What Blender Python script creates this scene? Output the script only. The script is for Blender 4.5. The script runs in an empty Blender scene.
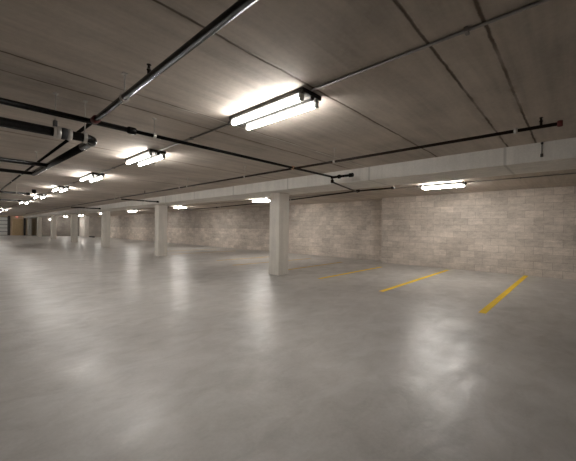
import bpy, bmesh, math, random
from mathutils import Vector, Matrix
random.seed(7)
SC = bpy.context.scene
COL = SC.collection
PI = math.pi

# ------------------------------------------------------------------ materials
def mat(name):
    m = bpy.data.materials.new(name); m.use_nodes = True
    nt = m.node_tree
    return m, nt, nt.nodes['Principled BSDF']

class NB:
    """small node-building helper"""
    def __init__(s, nt): s.nt = nt; s.L = nt.links.new
    def n(s, t, **kw):
        x = s.nt.nodes.new(t)
        for k, v in kw.items(): setattr(x, k, v)
        return x
    def put(s, sock, v):
        if hasattr(v, 'links'): s.L(v, sock)
        else: sock.default_value = v
    def math(s, op, a, b=0.0, clamp=False):
        x = s.n('ShaderNodeMath', operation=op); x.use_clamp = clamp
        s.put(x.inputs[0], a); s.put(x.inputs[1], b); return x.outputs[0]
    def noise(s, vec, scale, detail=4, rough=.55, dist=0.0):
        x = s.n('ShaderNodeTexNoise'); s.L(vec, x.inputs['Vector'])
        x.inputs['Scale'].default_value = scale; x.inputs['Detail'].default_value = detail
        x.inputs['Roughness'].default_value = rough; x.inputs['Distortion'].default_value = dist
        return x.outputs['Fac']
    def mapping(s, vec, scale=(1,1,1), loc=(0,0,0), rot=(0,0,0)):
        x = s.n('ShaderNodeMapping'); s.L(vec, x.inputs['Vector'])
        x.inputs['Scale'].default_value = scale; x.inputs['Location'].default_value = loc
        x.inputs['Rotation'].default_value = rot
        return x.outputs[0]
    def rng(s, v, a, b, c, d, smooth=False):
        x = s.n('ShaderNodeMapRange'); x.interpolation_type = 'SMOOTHSTEP' if smooth else 'LINEAR'
        s.put(x.inputs[0], v)
        for i, q in enumerate((a, b, c, d)): x.inputs[i+1].default_value = q
        return x.outputs[0]
    def mix(s, f, a, b, blend='MIX'):
        x = s.n('ShaderNodeMix', data_type='RGBA', blend_type=blend)
        s.put(x.inputs[0], f)
        for sock, v in ((x.inputs[6], a), (x.inputs[7], b)):
            if hasattr(v, 'links'): s.L(v, sock)
            else: sock.default_value = (*v, 1)
        return x.outputs[2]
    def scale_col(s, c, f):
        x = s.n('ShaderNodeVectorMath', operation='SCALE')
        if hasattr(c, 'links'): s.L(c, x.inputs[0])
        else: x.inputs[0].default_value = c
        s.put(x.inputs['Scale'], f); return x.outputs[0]
    def obj(s):
        return s.n('ShaderNodeTexCoord').outputs['Object']
    def bump(s, h, strength, dist, bsdf):
        x = s.n('ShaderNodeBump'); x.inputs['Strength'].default_value = strength
        x.inputs['Distance'].default_value = dist
        s.L(h, x.inputs['Height']); s.L(x.outputs[0], bsdf.inputs['Normal']); return x.outputs[0]

def plain(name, col, rough=.5, metal=0.0, var=.12, scale=14):
    m, nt, b = mat(name); k = NB(nt); o = k.obj()
    f = k.noise(o, scale, 3)
    k.L(k.scale_col(col, k.rng(f, .3, .7, 1-var, 1+var)), b.inputs['Base Color'])
    b.inputs['Roughness'].default_value = rough; b.inputs['Metallic'].default_value = metal
    return m

def emit(name, col, strength):
    m, nt, b = mat(name)
    b.inputs['Base Color'].default_value = (.9, .9, .9, 1)
    b.inputs['Emission Color'].default_value = (*col, 1)
    b.inputs['Emission Strength'].default_value = strength
    return m

def floor_material():
    m, nt, b = mat('sealed_concrete_floor'); k = NB(nt); o = k.obj()
    big = k.noise(o, .45, 5, .6, .6)
    mid = k.noise(k.mapping(o, (1.0, 1.7, 1)), 2.2, 6, .62, .8)
    fine = k.noise(o, 38, 3, .6)
    v = k.math('ADD', k.rng(big, .3, .7, -.16, .16), k.rng(mid, .3, .7, -.13, .13))
    v = k.math('ADD', v, k.rng(fine, .3, .7, -.04, .04))
    v = k.math('ADD', v, 1.0)
    tint = k.mix(k.rng(mid, .35, .65, 0, 1), (.455, .435, .412), (.448, .435, .420))
    c = k.scale_col(tint, v)
    k.L(c, b.inputs['Base Color'])
    rn = k.noise(k.mapping(o, (1.0, 1.5, 1)), 1.5, 2, .5)
    r = k.rng(rn, .25, .75, .34, .48)
    k.L(r, b.inputs['Roughness'])
    b.inputs['Specular IOR Level'].default_value = .40
    sealer = k.noise(k.mapping(o, (1.0, 1.3, 1), (3.1, 1.7, 0)), 2.0, 5, .62, .5)
    k.L(k.rng(sealer, .38, .64, .03, .42, True), b.inputs['Coat Weight'])
    b.inputs['Coat Roughness'].default_value = .30; b.inputs['Coat IOR'].default_value = 1.5
    h = k.math('ADD', k.noise(k.mapping(o, (1, 1.4, 1)), 2.6, 3, .5, .5), k.math('MULTIPLY', k.noise(o, 9, 3), .16))
    bn = k.bump(h, 1.0, .009, b); k.L(bn, b.inputs['Coat Normal'])
    return m

JOINTS = [.448, .80, 1.873, 3.329, 3.728, 6.1, 9.3, 13.0, 18.0, 25.0, 34.0]
def ceiling_material():
    m, nt, b = mat('board_formed_ceiling'); k = NB(nt); o = k.obj()
    sep = k.n('ShaderNodeSeparateXYZ'); k.L(o, sep.inputs[0]); y = sep.outputs[1]
    wob = k.rng(k.noise(o, 2.3, 5, .65), .25, .75, -.012, .012)
    yy = k.math('ADD', y, wob)
    dmin = None
    for j in JOINTS:
        d = k.math('ABSOLUTE', k.math('SUBTRACT', yy, j))
        dmin = d if dmin is None else k.math('MINIMUM', dmin, d)
    grain = k.noise(k.mapping(o, (.35, 5.0, 1)), 1.6, 6, .6, .3)
    cloud = k.noise(o, .8, 5, .6, .4)
    fine = k.noise(o, 26, 4, .6)
    v = k.math('ADD', k.rng(grain, .3, .7, -.15, .14), k.rng(cloud, .3, .7, -.20, .18))
    v = k.math('ADD', k.math('ADD', v, k.rng(fine, .3, .7, -.05, .05)), 1.0)
    c = k.scale_col((.485, .424, .365), v)
    aisle = k.rng(sep.outputs[0], 6.6, 6.7, 1, 0)
    halo = k.math('MULTIPLY', k.rng(dmin, .0, .07, .45, 0, True), k.rng(k.noise(o, 3.1, 3), .4, .65, 0, 1))
    halo = k.math('MULTIPLY', halo, aisle)
    c = k.mix(halo, c, (.20, .14, .09))
    core = k.math('MULTIPLY', k.rng(dmin, .005, .018, .92, 0, True), k.rng(k.noise(o, 1.4, 2), .35, .5, .45, 1))
    core = k.math('MULTIPLY', core, aisle)
    c = k.mix(core, c, (.085, .060, .040))
    # pale lime bloom along one joint
    dl = k.math('ABSOLUTE', k.math('SUBTRACT', yy, 3.345))
    lime = k.math('MULTIPLY', k.rng(dl, .010, .026, .8, 0, True), k.rng(sep.outputs[0], 1.45, 1.7, 0, 1))
    lime = k.math('MULTIPLY', lime, k.rng(k.noise(o, 1.7, 3), .35, .55, .3, 1))
    c = k.mix(lime, c, (.74, .70, .63))
    k.L(c, b.inputs['Base Color']); b.inputs['Roughness'].default_value = .85
    h = k.math('SUBTRACT', k.math('MULTIPLY', grain, .5), core)
    k.bump(h, .35, .012, b)
    return m

def block_material(name, axis, dark_upper=False, tone=1.0):
    m, nt, b = mat(name); k = NB(nt); o = k.obj()
    sep = k.n('ShaderNodeSeparateXYZ'); k.L(o, sep.inputs[0])
    cmb = k.n('ShaderNodeCombineXYZ'); k.L(sep.outputs[1 if axis == 'y' else 0], cmb.inputs[0]); k.L(sep.outputs[2], cmb.inputs[1])
    br = k.n('ShaderNodeTexBrick'); k.L(cmb.outputs[0], br.inputs['Vector'])
    br.offset = .5; br.inputs['Scale'].default_value = 1.0
    br.inputs['Brick Width'].default_value = .463; br.inputs['Row Height'].default_value = .23167
    br.inputs['Mortar Size'].default_value = .007; br.inputs['Mortar Smooth'].default_value = .25
    br.inputs['Bias'].default_value = .05
    br.inputs['Color1'].default_value = (.63, .56, .495, 1); br.inputs['Color2'].default_value = (.50, .44, .386, 1)
    br.inputs['Mortar'].default_value = (.42, .37, .325, 1)
    cloud = k.noise(k.mapping(o, (1, .8, 1.2)), 1.1, 5, .6, .4)
    fine = k.noise(o, 34, 4, .65); med = k.noise(k.mapping(o, (1, 1, 2.2)), 5.5, 5, .65)
    streak = k.noise(k.mapping(o, (1, .7, 6.0)), 1.3, 4, .6)
    v = k.math('ADD', k.rng(cloud, .3, .7, -.19, .19), k.rng(fine, .3, .7, -.10, .10))
    v = k.math('ADD', k.math('ADD', v, k.rng(streak, .3, .7, -.10, .10)), k.rng(med, .3, .7, .86, 1.14))
    c = k.scale_col(br.outputs['Color'], v)
    if dark_upper:   # upper courses turn darker and browner beyond the first column
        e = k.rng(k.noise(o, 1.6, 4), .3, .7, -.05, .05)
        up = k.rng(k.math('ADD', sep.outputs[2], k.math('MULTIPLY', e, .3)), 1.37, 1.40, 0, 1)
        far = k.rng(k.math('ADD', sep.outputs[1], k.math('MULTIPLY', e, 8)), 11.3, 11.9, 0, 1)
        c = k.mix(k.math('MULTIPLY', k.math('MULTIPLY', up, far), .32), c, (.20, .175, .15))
    c = k.scale_col(c, tone)
    k.L(c, b.inputs['Base Color']); b.inputs['Roughness'].default_value = .9
    h = k.math('ADD', k.math('MULTIPLY', br.outputs['Fac'], -1.0), k.math('MULTIPLY', fine, .35))
    k.bump(h, .5, .008, b)
    return m

def concrete(name, col, streak_axis='z', var=.1, marks=False):
    m, nt, b = mat(name); k = NB(nt); o = k.obj()
    sc = {'z': (5, 5, .35), 'x': (.35, 5, 5), 'n': (1, 1, 1)}[streak_axis]
    st = k.noise(k.mapping(o, sc), 1.8, 5, .6)
    cl = k.noise(o, 2.2, 5, .6, .3); fi = k.noise(o, 40, 3, .6)
    v = k.math('ADD', k.rng(st, .3, .7, -var, var), k.rng(cl, .3, .7, -var, var))
    v = k.math('ADD', k.math('ADD', v, k.rng(fi, .3, .7, -.05, .05)), 1.0)
    c = k.scale_col(col, v)
    if marks:   # formwork panel joints down the beam face
        sep = k.n('ShaderNodeSeparateXYZ'); k.L(o, sep.inputs[0])
        t = k.math('ABSOLUTE', k.math('SUBTRACT', k.math('FRACT', k.math('DIVIDE', k.math('SUBTRACT', sep.outputs[1], 3.28), 2.44)), .5))
        c = k.mix(k.rng(t, .488, .497, 0, .4), c, (.22, .20, .18))
    k.L(c, b.inputs['Base Color']); b.inputs['Roughness'].default_value = .75
    k.bump(k.math('ADD', st, k.math('MULTIPLY', fi, .3)), .25, .006, b)
    return m

def paint_material():
    m, nt, b = mat('yellow_line_paint'); k = NB(nt); o = k.obj()
    w = k.noise(o, 9, 5, .7); w2 = k.noise(o, 1.5, 3)
    c = k.scale_col((.95, .66, .06), k.rng(w2, .3, .7, .85, 1.12))
    c = k.mix(k.rng(w, .60, .75, 0, .7), c, (.45, .40, .34))
    k.L(c, b.inputs['Base Color']); b.inputs['Roughness'].default_value = .8; b.inputs['Specular IOR Level'].default_value = .2
    return m
def worn_paint():
    m, nt, b = mat('worn_yellow_paint'); k = NB(nt); o = k.obj()
    w = k.noise(o, 7, 5, .7)
    c = k.mix(k.rng(w, .50, .72, .05, .85), (.68, .46, .12), (.44, .40, .35))
    k.L(c, b.inputs['Base Color']); b.inputs['Roughness'].default_value = .8; b.inputs['Specular IOR Level'].default_value = .2
    return m

M = dict(
    floor=floor_material(), ceil=ceiling_material(),
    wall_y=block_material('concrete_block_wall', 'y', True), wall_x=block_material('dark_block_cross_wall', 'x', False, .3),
    column=concrete('pale_cast_column', (.70, .665, .61), 'z', .07),
    beam=concrete('pale_cast_beam', (.74, .71, .665), 'z', .07, True),
    far=concrete('tan_painted_wall', (.66, .54, .39), 'z', .1),
    grey=concrete('grey_cast_wall', (.55, .51, .465), 'n', .1),
    black=plain('black_steel_pipe', (.006, .0055, .005), .24),
    brown=plain('dark_brown_pipe', (.022, .014, .010), .42),
    iron=plain('black_cast_drain', (.008, .0075, .007), .24),
    band=plain('steel_band', (.50, .48, .45), .38, .7),
    rod=plain('zinc_rod', (.48, .45, .41), .4, .5),
    red=plain('red_coupling', (.10, .008, .006), .45),
    copper=plain('bronze_fitting', (.45, .27, .17), .4, .4),
    conduit=plain('galvanised_conduit', (.24, .225, .205), .5, .2),
    housing=plain('grey_enamel', (.075, .072, .068), .6),
    socket=plain('grey_socket', (.5, .49, .47), .5),
    dim=concrete('dark_blocker_wall', (.16, .148, .135), 'n', .1),
    tube=emit('lit_tube', (1.0, .97, .925), 66),
    tube_bay=emit('lit_bay_tube', (1.0, .96, .905), 108),
    small=emit('small_lit_lens', (1.0, .93, .82), 12),
    exitred=emit('red_lit_sign', (1.0, .16, .10), .7),
    paint=paint_material(), worn=worn_paint(),
    door=plain('white_door_panel', (.66, .65, .63), .5, var=.06), gap=plain('door_gap', (.12, .115, .11), .7),
    wood=plain('tan_door', (.55, .41, .24), .5), dark=plain('dark_painted_steel', (.05, .045, .042), .5),
    rubber=plain('black_rubber', (.03, .03, .03), .7),
)

for q in ('black', 'iron', 'brown'): M[q].node_tree.nodes['Principled BSDF'].inputs['Specular IOR Level'].default_value = .12

M['housing'].node_tree.nodes['Principled BSDF'].inputs['Specular IOR Level'].default_value = 0
# ------------------------------------------------------------------ mesh helpers
def box(bm, x0, x1, y0, y1, z0, z1, bev=0.0):
    r = bmesh.ops.create_cube(bm, size=1)
    bmesh.ops.scale(bm, vec=(x1-x0, y1-y0, z1-z0), verts=r['verts'])
    bmesh.ops.translate(bm, vec=((x0+x1)/2, (y0+y1)/2, (z0+z1)/2), verts=r['verts'])
    if bev:
        es = list({e for v in r['verts'] for e in v.link_edges})
        bmesh.ops.bevel(bm, geom=es, offset=bev, segments=2, affect='EDGES', profile=.5)
    return bm

def fillet(pts, rad, seg=6):
    pts = [Vector(p) for p in pts]
    out = [pts[0]]
    for i in range(1, len(pts)-1):
        a, p, c = pts[i-1], pts[i], pts[i+1]
        d1 = (a-p); d2 = (c-p); r = min(rad, d1.length*.45, d2.length*.45)
        s, e = p + d1.normalized()*r, p + d2.normalized()*r
        for k in range(seg+1):
            t = k/seg
            out.append(s*(1-t)**2 + p*2*t*(1-t) + e*t*t)
    out.append(pts[-1])
    return out

def sweep(bm, pts, r, n=14, rad=0.0):
    pts = fillet(pts, rad) if rad and len(pts) > 2 else [Vector(p) for p in pts]
    rings = []; up = None
    for i, p in enumerate(pts):
        t = ((pts[min(i+1, len(pts)-1)] - pts[max(i-1, 0)])).normalized()
        if up is None:
            up = Vector((0, 0, 1)) if abs(t.z) < .9 else Vector((1, 0, 0))
        u = (up - t*up.dot(t)).normalized(); w = t.cross(u); up = u
        rings.append([bm.verts.new(p + (u*math.cos(2*PI*k/n) + w*math.sin(2*PI*k/n))*r) for k in range(n)])
    for a, b in zip(rings, rings[1:]):
        for k in range(n):
            bm.faces.new((a[k], a[(k+1) % n], b[(k+1) % n], b[k]))
    bm.faces.new(rings[0][::-1]); bm.faces.new(rings[-1])
    return bm

def lathe(bm, c, axis, prof, n=16):
    """profile [(distance along axis, radius)] spun about an axis through c"""
    c = Vector(c); t = Vector(axis).normalized()
    u = Vector((0, 0, 1)) if abs(t.z) < .9 else Vector((1, 0, 0))
    u = (u - t*u.dot(t)).normalized(); w = t.cross(u)
    rings = [[bm.verts.new(c + t*d + (u*math.cos(2*PI*k/n) + w*math.sin(2*PI*k/n))*max(r, .0005)) for k in range(n)] for d, r in prof]
    for a, b in zip(rings, rings[1:]):
        for k in range(n):
            bm.faces.new((a[k], a[(k+1) % n], b[(k+1) % n], b[k]))
    bm.faces.new(rings[0][::-1]); bm.faces.new(rings[-1])
    return bm

def B(): return bmesh.new()
def obj(name, bm, m, parent=None, smooth=False):
    bmesh.ops.recalc_face_normals(bm, faces=bm.faces)
    me = bpy.data.meshes.new(name); bm.to_mesh(me); bm.free()
    me.materials.append(m)
    if smooth:
        for p in me.polygons: p.use_smooth = len(p.vertices) == 4
    o = bpy.data.objects.new(name, me); COL.objects.link(o)
    if parent is not None: o.parent = parent; o.matrix_parent_inverse = Matrix.Translation(-parent.location)
    return o
def tag(o, label, cat, group=None, kind='thing'):
    o['label'] = label; o['category'] = cat; o['kind'] = kind
    if group: o['group'] = group
    return o
def thing(name, label, cat, loc=(0, 0, 0), group=None):
    o = bpy.data.objects.new(name, None); COL.objects.link(o); o.location = loc; o.empty_display_size = .1
    return tag(o, label, cat, group)
def struct(name, bm, m, label, cat):
    return tag(obj(name, bm, m), label, cat, None, 'structure')
def copy_tree(o, parent=None):
    c = o.copy(); COL.objects.link(c)
    if parent is not None: c.parent = parent
    for ch in list(o.children): copy_tree(ch, c)
    return c

# ------------------------------------------------------------------ the setting
CZ, BZ = 2.78, 2.78          # aisle slab soffit, parking-bay soffit
SOF = 2.486                   # underside of the long beam
Y1 = 58.2
struct('floor', box(B(), -7.3, 13.6, -6.3, Y1+.3, -.25, 0), M['floor'], 'smooth grey sealed concrete floor of the garage', 'floor')
bm = B(); box(bm, -7.3, 6.6, -6.3, Y1+.3, CZ, 3.2); box(bm, 6.6, 13.6, -6.3, Y1+.3, BZ, 3.2)
struct('ceiling', bm, M['ceil'], 'low board-marked concrete ceiling with dark panel joints', 'ceiling')
struct('beam', box(B(), 6.07, 7.16, -6.0, Y1, SOF, 2.83, .012), M['beam'], 'long pale concrete beam carried by the row of columns', 'beam')
struct('wall_right', box(B(), 12.39, 13.6, -6.0, 6.06, 0, BZ), M['wall_y'], 'nearer block wall behind the yellow lined stalls', 'wall')
struct('wall_bay', box(B(), 13.05, 13.6, 6.06, 47.0, 0, BZ), M['wall_y'], 'set-back block wall running away behind the columns', 'wall')
struct('wall_bay_step', box(B(), 11.55, 13.6, 47.0, 52.3, 0, BZ), M['grey'], 'far projecting piece of wall at the end of the parking bays', 'wall')
struct('wall_bay_end', box(B(), 6.98, 11.55, 52.0, 52.3, 0, BZ), M['wall_x'], 'dark block wall closing the parking bays far away', 'wall')
struct('wall_far', box(B(), -7.3, 13.6, Y1, Y1+.3, 0, CZ), M['far'], 'tan wall at the far end of the aisle', 'wall')
struct('wall_left', box(B(), -7.3, -7.0, -6.0, Y1, 0, CZ), M['grey'], 'plain concrete wall along the other side of the aisle', 'wall')
struct('wall_back', box(B(), -7.3, 13.6, -6.3, -6.0, 0, CZ), M['grey'], 'plain concrete wall behind the viewpoint', 'wall')

struct('wall_light_blocker', box(B(), 7.2, 12.39, -1.2, -.9, 0, BZ), M['dim'], 'added dark grey wall outside the view, blocking light at the near end of the bays', 'wall')  # added out of view to keep ambient light off the right wall
# sectional door far away: panels with gaps, jamb and head
d = struct('door_1', box(B(), .9, 4.38, Y1-.06, Y1, 0.0, 2.62), M['gap'], 'white sectional garage door at the far end of the aisle', 'door')
for i in range(5):
    obj('door_panel', box(B(), .96, 4.34, Y1-.12, Y1-.05, .06+i*.51, .06+i*.51+.44, .015), M['door'], d)
obj('door_frame', box(B(), 4.38, 4.62, Y1-.16, Y1, 0, 2.75), M['dark'], d)
d = struct('door_2', box(B(), 4.86, 6.02, Y1-.05, Y1, 0, 2.35), M['wood'], 'tan double door beside the far garage door', 'door')
for x0, x1 in ((4.90, 5.42), (5.46, 5.98)):
    obj('door_leaf', box(B(), x0, x1, Y1-.09, Y1-.04, .02, 2.30, .01), M['wood'], d)
obj('door_frame', box(B(), 6.10, 6.30, Y1-.16, Y1, 0, CZ), M['dark'], d)

# ------------------------------------------------------------------ columns
CX, CW = 6.47, .43
COLY = (6.42, 14.6, 23.05, 31.6, 40.4, 49.2, 57.45)
NTH = ('nearest pale square concrete column, standing before the yellow stall lines',
       'second pale square column from the nearest one, bright left edge, alone before the block wall',
       'third pale square column down the row, counted from the nearest one',
       'fourth pale square column down the row, counted from the nearest one',
       'fifth pale square column down the row, counted from the nearest one',
       'sixth pale square column down the row, near the dark cross wall',
       'last and smallest pale column, standing against the tan far wall')
for i, y in enumerate(COLY):
    bm = B(); box(bm, CX, CX+CW, y, y+CW, 0, SOF, .012)
    tag(obj('concrete_column', bm, M['column']), NTH[i], 'column', 'columns along the aisle')

# ------------------------------------------------------------------ stall lines
LINES = [(6.10, 12.36, 1.132, 1.097, 'p', 'yellow stall line farthest to the right, running up to the block wall'),
         (6.54, 11.91, 3.193, 3.281, 'p', 'middle of the three bright yellow stall lines in the near bay'),
         (6.93, 10.90, 5.259, 5.326, 'p', 'yellow stall line pointing at the corner where the block wall steps back'),
         (7.60, 11.20, 7.15, 7.27, 'w', 'worn yellow stall line just behind the nearest column'),
         (7.00, 11.40, 9.40, 9.18, 'w', 'faded yellow stall line left of the nearest column, the nearer of two'),
         (7.50, 11.60, 11.20, 11.02, 'w', 'faded yellow stall line left of the nearest column, the farther of two'),
         (7.50, 11.60, 15.35, 15.3, 'w', 'faint yellow stall line just beyond the second column'),
         (7.50, 11.60, 17.5, 17.4, 'w', 'faint yellow stall line farthest down the bays')]
for x0, x1, ya, yb, k, lab in LINES:
    bm = B(); w = .056
    vs = [bm.verts.new(p) for p in ((x0, ya-w, .003), (x1, yb-w, .003), (x1, yb+w, .003), (x0, ya+w, .003))]
    f = bm.faces.new(vs)
    g = bmesh.ops.extrude_face_region(bm, geom=[f])
    bmesh.ops.translate(bm, vec=(0, 0, -.003), verts=[v for v in g['geom'] if isinstance(v, bmesh.types.BMVert)])
    tag(obj('parking_line', bm, M['paint' if k == 'p' else 'worn']), lab, 'line', 'yellow stall lines')

# ------------------------------------------------------------------ strip lights
def make_light(label, group, z, lit='tube'):
    """twin-tube batten, origin on the ceiling, long along y"""
    r = thing('strip_light', label, 'light', (0, 0, 0), group)
    bm = B(); box(bm, -.15, .15, -.60, .60, -.045, 0, .006); obj('housing', bm, M['housing'], r)
    bm = B(); box(bm, -.03, .03, -.60, .60, -.078, -.045, .005); obj('spine', bm, M['housing'], r)
    for s in (-1, 1):
        obj('tube', sweep(B(), [(s*.115, -.54, -.092), (s*.115, .54, -.092)], .022, 10), M[lit], r, True)
        for e in (-1, 1):
            bm = B(); box(bm, min(s*.09, s*.146), max(s*.09, s*.146), min(e*.54, e*.57), max(e*.54, e*.57), -.117, -.045, .006)
            obj('socket', bm, M['socket'], r)
    bm = B(); box(bm, -.06, .06, .60, .74, -.045, 0, .008); obj('junction_box', bm, M['conduit'], r)
    return r
AX = 2.395
AISLE = [(2.53, 'nearest and largest twin-tube strip light above the aisle'),
         (6.05, 'second twin-tube strip light of the aisle row, counted from the nearest'),
         (9.55, 'third twin-tube strip light of the aisle row, counted from the nearest'),
         (13.45, 'fourth twin-tube strip light of the aisle row, counted from the nearest'),
         (17.6, 'fifth twin-tube strip light of the aisle row, counted from the nearest'),
         (22.7, 'sixth twin-tube strip light of the aisle row, counted from the nearest'),
         (34.1, 'seventh twin-tube strip light of the aisle row, far down the aisle'),
         (40.3, 'last twin-tube strip light of the aisle row, near the garage door')]
BX = 9.65
BAY = [(2.83, 'strip light on the bay ceiling before the nearer block wall, right of every column'),
       (10.7, 'strip light over the parking bays glowing just left of the nearest column'),
       (18.6, 'strip light over the parking bays glowing just right of the second column'),
       (26.7, 'strip light over the parking bays between the second and third columns'),
       (34.6, 'strip light over the parking bays half hidden behind the third column'),
       (42.7, 'strip light over the parking bays just right of the fourth column'),
       (50.6, 'farthest strip light over the parking bays, between fourth and fifth columns')]
proto = make_light(AISLE[0][1], 'strip lights above the aisle', CZ)
for i, (y, lab) in enumerate(AISLE):
    o = proto if i == 0 else copy_tree(proto)
    o.location = (AX, y, CZ); o['label'] = lab
proto_bay = make_light(BAY[0][1], 'strip lights over the parking bays', BZ, 'tube_bay')
for y, lab in BAY:
    o = copy_tree(proto_bay) if y > 3 else proto_bay
    o.location = (BX, y, BZ); o['label'] = lab; o['group'] = 'strip lights over the parking bays'

for y, lab in ((50.5, 'added strip light brightening the far end, just before the garage door, outside the view'), (55.5, 'added strip light brightening the far end, above the garage door, outside the view')):
    o = copy_tree(proto); o.location = (AX, y, CZ); o['label'] = lab  # two unseen lamps added to brighten the far wall and door
for i, y in enumerate((16.0, 24.0, 33.0, 43.0)):  # unseen fill lamps added to raise the overall brightness
    o = copy_tree(proto); o.location = (-4.5, y, CZ); o['group'] = 'added fill lights along the other side'
    o['label'] = 'added twin-tube fill light along the other side of the aisle, outside the view'
# conduits feeding the lights
def conduit(x, z, y0, y1, label, straps):
    t = thing('ceiling_conduit', label, 'conduit', (x, y0, z), 'conduits on the ceiling')
    obj('conduit_run', sweep(B(), [(x, y0, z-.014), (x, y1, z-.014)], .0115, 10), M['conduit'], t, True)
    for y in straps:
        bm = B(); box(bm, x-.03, x+.03, y-.012, y+.012, z-.034, z+.003, .003); obj('strap', bm, M['conduit'], t)
conduit(2.342, CZ, -5.6, 1.90, 'thin grey conduit running from the nearest strip light toward the top right', (.55, -1.2))
yy = [a[0] for a in AISLE]
for i in range(len(yy)-1):
    nm = ('first and second', 'second and third', 'third and fourth', 'fourth and fifth', 'fifth and sixth', 'sixth and seventh', 'seventh and eighth')[i]
    conduit(2.395, CZ, yy[i]+.74, yy[i+1]-.61, 'thin grey conduit between the %s strip lights of the aisle row' % nm, ((yy[i]+yy[i+1])/2,))
conduit(BX, BZ, 3.64, 10.03, 'thin conduit on the bay ceiling left of the bright fixture by the block wall', (5.2, 8))
conduit(BX, BZ, -2.5, 2.16, 'thin conduit on the bay ceiling right of the bright fixture by the block wall', (1.0,))
conduit(BX, BZ, 11.52, 17.93, 'thin conduit on the bay ceiling behind the second column', (14.5,))
conduit(BX, BZ, 19.42, 26.03, 'thin conduit on the bay ceiling left of the second column', (22.5,))

# ------------------------------------------------------------------ sprinkler pipework
PZ = 2.559
def hanger(t, x, y, z, r, top=CZ, m='rod'):
    h = obj('hanger', sweep(B(), [(x, y, z+r+.012), (x, y, top)], .006, 8), M[m], t, True)
    bm = B()
    lathe(bm, (x, y, z), (0, 1, 0) if t['axis'] == 'y' else (1, 0, 0), [(-.016, r+.001), (-.016, r+.012), (.016, r+.012), (.016, r+.001)], 18)
    obj('clamp', bm, M[m], h)
    bm = B(); box(bm, x-.022, x+.022, y-.022, y+.022, top-.014, top, .003); obj('ceiling_anchor', bm, M[m], h)
def ring(t, name, c, axis, r, half, m):
    return obj(name, lathe(B(), c, axis, [(-half, r+.001), (-half, r+.011), (-half+.012, r+.015), (half-.012, r+.015), (half, r+.011), (half, r+.001)], 18), M[m], t, True)
def upright(t, x, y, z, r):
    bm = B(); sweep(bm, [(x, y, z+r*.6), (x, y, z+r+.03)], .013, 10)
    lathe(bm, (x, y, z+r+.03), (0, 0, 1), [(0, .013), (.010, .018), (.018, .012), (.042, .009), (.046, .017), (.050, .017)], 12)
    obj('sprinkler_head', bm, M['brown'], t)

# main along the aisle (near leg) with its red tee
t = thing('sprinkler_pipe', 'black sprinkler main running from the top of the view to the red coupling', 'pipe', (.99, 3.9, PZ)); t['axis'] = 'y'
obj('pipe_run', sweep(B(), [(1.00, -5.9, PZ), (.983, 3.77, PZ)], .027, 16), M['black'], t, True)
hanger(t, .99, 2.96, PZ, .027); hanger(t, .99, -.4, PZ, .027)
upright(t, .988, 2.43, PZ, .027)
ring(t, 'red_coupling', (.983, 3.80, PZ), (0, 1, 0), .027, .047, 'red')
# far leg of the main
t = thing('sprinkler_pipe', 'thinner black pipe running on from the red coupling down the aisle, above the drain pipe', 'pipe', (.98, 4.0, PZ)); t['axis'] = 'y'
def xm(y): return .98 - (y-4.0)*.0136
obj('pipe_run', sweep(B(), [(.98, 4.0, PZ), (xm(12.5), 12.5, PZ), (.84, 18.5, PZ)], .020, 14), M['black'], t, True)
for y in (7.3, 10.7, 14.8): hanger(t, xm(y), y, PZ, .020)
for y in (8.49, 9.04): ring(t, 'bright_coupling', (xm(y), y, PZ), (0, 1, 0), .020, .04, 'band')
# cross branch
t = thing('sprinkler_pipe', 'black branch pipe crossing the aisle from the left edge to a stub before the beam', 'pipe', (.98, 3.9, PZ)); t['axis'] = 'x'
obj('pipe_run', sweep(B(), [(-6.9, 3.93, PZ), (1.39, 3.90, PZ)], .030, 16), M['black'], t, True)
obj('branch_run', sweep(B(), [(1.39, 3.90, PZ), (5.60, 3.90, PZ)], .0225, 14), M['black'], t, True)
ring(t, 'reducer', (1.39, 3.90, PZ), (1, 0, 0), .028, .045, 'black')
hanger(t, 1.66, 3.90, PZ, .0225); hanger(t, -1.5, 3.91, PZ, .030)
ring(t, 'bronze_coupling', (4.285, 3.90, PZ), (1, 0, 0), .0225, .03, 'copper')
obj('stub', sweep(B(), [(5.63, 3.97, PZ), (5.63, 3.46, PZ)], .028, 14), M['black'], t, True)
ring(t, 'end_cap', (5.63, 3.46, PZ), (0, 1, 0), .029, .045, 'black')
ring(t, 'stub_coupling', (5.63, 3.76, PZ), (0, 1, 0), .029, .03, 'black')
obj('drop', sweep(B(), [(5.57, 3.90, PZ), (5.57, 3.90, 2.445), (7.42, 4.34, 2.43), (7.42, 4.34, 2.47)], .018, 12, .05), M['brown'], t, True)
ring(t, 'drop_fitting', (5.57, 3.90, 2.46), (0, 0, 1), .019, .035, 'brown')
# line along the aisle beside the beam
Z9 = PZ - .014
def x9(y): return 4.295 - y*.004
t = thing('sprinkler_pipe', 'thin dark pipe under the aisle ceiling beside the beam, red cap at its end', 'pipe', (4.295, .11, Z9)); t['axis'] = 'y'
obj('pipe_run', sweep(B(), [(x9(.104), .104, Z9), (x9(6), 6, Z9), (x9(38), 38, Z9)], .0195, 14), M['brown'], t, True)
ring(t, 'red_end_cap', (x9(.12), .12, Z9), (0, 1, 0), .0195, .022, 'red')
ring(t, 'pipe_coupling', (x9(.495), .495, Z9), (0, 1, 0), .0195, .018, 'band')
for y in (2.96, 5.33, 7.83, 8.26, 13.0, 13.6, 19.4): hanger(t, x9(y), y, Z9, .0195)
for y in (.275, 10.7): upright(t, x9(y), y, Z9, .0195)
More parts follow.
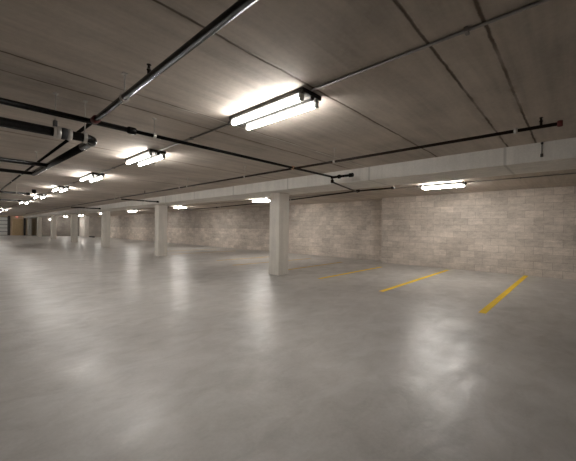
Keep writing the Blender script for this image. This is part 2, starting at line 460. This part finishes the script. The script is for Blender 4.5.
# line over the bays
t = thing('sprinkler_pipe', 'thin brown pipe under the bay ceiling, passing behind the nearest column', 'pipe', (7.42, 3.3, 2.52)); t['axis'] = 'y'
obj('pipe_run', sweep(B(), [(7.40, 3.32, 2.465), (7.42, 4.34, 2.468), (8.15, 7.5, 2.458), (8.95, 13.5, 2.46), (9.05, 17, 2.47)], .021, 12), M['brown'], t, True)
ring(t, 'end_cap', (7.40, 3.34, 2.465), (0, 1, 0), .021, .035, 'brown')
ring(t, 'pipe_tee', (7.42, 4.34, 2.468), (0, 1, 0), .022, .05, 'brown')
ring(t, 'pipe_coupling', (8.93, 13.4, 2.46), (0, 1, 0), .022, .05, 'brown')
for y, x in ((7.5, 8.15), (13.0, 8.885)): hanger(t, x, y, 2.458, .021, BZ)
# second and third cross branches, farther off
def branch(x0, x1, y, z, r, label, hs=(), cap=True):
    t = thing('sprinkler_pipe', label, 'pipe', (x0, y, z)); t['axis'] = 'x'
    obj('pipe_run', sweep(B(), [(x0, y, z), (x1, y, z)], r, 12), M['black'], t, True)
    if cap: ring(t, 'end_cap', (x1-.05, y, z), (1, 0, 0), r, .05, 'black')
    for x in hs: hanger(t, x, y, z, r)
branch(-6.9, 1.60, 13.77, 2.503, .030, 'black cross pipe ending just short of the fourth strip light, far left', (1.25, -2))
branch(4.47, 6.02, 13.6, 2.54, .026, 'dark cross pipe ending above the top of the second column', (5.4,))
branch(-6.9, 1.81, 18.0, 2.503, .032, 'black cross pipe far left, the one before the sixth strip light', (.9, -2))
branch(4.45, 6.02, 22.0, 2.54, .035, 'dark cross pipe ending above the top of the third column', (5.2,))

# ------------------------------------------------------------------ drain pipework
DZ = 2.374
t = thing('drain_pipe', 'thick black drain pipe at the left with an elbow turning down the aisle', 'pipe', (.97, 3.94, DZ)); t['axis'] = 'x'
obj('pipe_run', sweep(B(), [(-6.9, 4.00, DZ), (.61, 3.94, DZ)], .046, 20), M['iron'], t, True)
obj('pipe_elbow', sweep(B(), [(.61, 3.94, DZ), (1.02, 3.94, DZ), (1.005, 4.40, DZ)], .046, 20, .13), M['iron'], t, True)
obj('pipe_leg', sweep(B(), [(1.005, 4.40, DZ), (.913, 7.44, DZ+.01)], .046, 20), M['iron'], t, True)
obj('pipe_return', sweep(B(), [(.913, 7.44, DZ+.01), (.83, 7.44, DZ+.01), (-6.9, 7.20, DZ)], .032, 16), M['iron'], t, True)
obj('pipe_branch', sweep(B(), [(.95, 6.19, DZ), (-6.9, 6.12, DZ)], .032, 16), M['iron'], t, True)
ring(t, 'steel_band', (.68, 3.94, DZ), (1, 0, 0), .046, .022, 'band')
ring(t, 'rubber_sleeve', (.73, 3.94, DZ), (1, 0, 0), .046, .026, 'rubber')
ring(t, 'steel_band', (.777, 3.94, DZ), (1, 0, 0), .046, .020, 'band')
ring(t, 'steel_band', (1.01, 4.08, DZ), (0, 1, 0), .046, .012, 'band')
for x in (.28, -.18): ring(t, 'steel_band', (x, 7.44-.033*(.91-x), DZ+.01), (1, 0, 0), .032, .03, 'band')
hanger(t, .655, 3.94, DZ, .046); hanger(t, .918, 3.94, DZ, .046); hanger(t, -2.0, 3.96, DZ, .046)
obj('clamp_block', box(B(), .637, .673, 3.92, 3.97, DZ+.06, DZ+.12, .006), M['dark'], t)

# ------------------------------------------------------------------ small fittings
t = thing('ceiling_fitting', 'small dark round fitting on the ceiling near the fifth strip light', 'fitting', (1.864, 15.02, CZ))
obj('base_plate', lathe(B(), (1.864, 15.02, CZ), (0, 0, -1), [(0, .07), (.02, .07), (.025, .055)], 18), M['rubber'], t)
obj('dome', lathe(B(), (1.864, 15.02, CZ-.025), (0, 0, -1), [(0, .06), (.04, .075), (.09, .07), (.12, .04), (.13, .01)], 18), M['black'], t, True)
t = thing('hanging_cable', 'short dark cable hanging on the beam face at the far right', 'cable', (6.055, .372, 2.76))
obj('cable_run', sweep(B(), [(6.058, .372, 2.76), (6.058, .372, 2.58)], .006, 8), M['dark'], t, True)
obj('cable_end', box(B(), 6.038, 6.07, .355, .39, 2.55, 2.60, .006), M['dark'], t)
obj('cable_clip', box(B(), 6.045, 6.07, .357, .387, 2.745, 2.775, .004), M['dark'], t)
t = thing('exit_sign', 'small red lit sign above the tan double door far away', 'sign', (5.34, Y1, 2.62))
obj('sign_body', box(B(), 5.14, 5.54, Y1-.10, Y1, 2.54, 2.74, .01), M['dark'], t)
obj('lit_face', box(B(), 5.17, 5.51, Y1-.11, Y1-.095, 2.57, 2.71), M['exitred'], t)
t = thing('wall_light', 'small round lit lamp on the dark cross wall beside the fifth column', 'light', (8.17, 52.0, 2.3))
obj('lamp_base', lathe(B(), (8.17, 52.004, 2.3), (0, -1, 0), [(0, .14), (.05, .14), (.06, .12)], 18), M['dark'], t)
obj('lens', lathe(B(), (8.17, 51.94, 2.3), (0, -1, 0), [(0, .12), (.05, .12), (.1, .08), (.12, .02)], 18), M['small'], t, True)
bm = B(); box(bm, 11.3, 11.5, 44.3, 46.1, 0, .16, .03)
tag(obj('wheel_stop', bm, M['rubber']), 'low dark wheel stop on the bay floor left of the third column', 'wheel stop')

# ------------------------------------------------------------------ camera and world
w = bpy.data.worlds.new('World'); SC.world = w; w.use_nodes = True
w.node_tree.nodes['Background'].inputs[0].default_value = (0, 0, 0, 1)
yaw, pit, rol = (math.radians(a) for a in (46.8755, -.29026, .71762))
F = Vector((math.sin(yaw)*math.cos(pit), math.cos(yaw)*math.cos(pit), math.sin(pit)))
R = Vector((math.cos(yaw), -math.sin(yaw), 0)); U = R.cross(F)
R2 = R*math.cos(rol) + U*math.sin(rol); U2 = R2.cross(F)
cam = bpy.data.cameras.new('Camera'); co = bpy.data.objects.new('Camera', cam); COL.objects.link(co)
co.matrix_world = Matrix(((R2.x, U2.x, -F.x, 0), (R2.y, U2.y, -F.y, 0), (R2.z, U2.z, -F.z, 1.4), (0, 0, 0, 1)))
cam.sensor_width = 36; cam.lens = 36*305.195/576; cam.clip_start = .05; cam.clip_end = 200
SC.camera = co
SC.view_settings.view_transform = 'Standard'; SC.view_settings.look = 'None'
SC.view_settings.exposure = 0.5; SC.view_settings.gamma = 1.0; SC.view_settings.use_curve_mapping = False
cy = SC.cycles
cy.use_denoising = True
cy.max_bounces = 14; cy.diffuse_bounces = 8; cy.glossy_bounces = 5
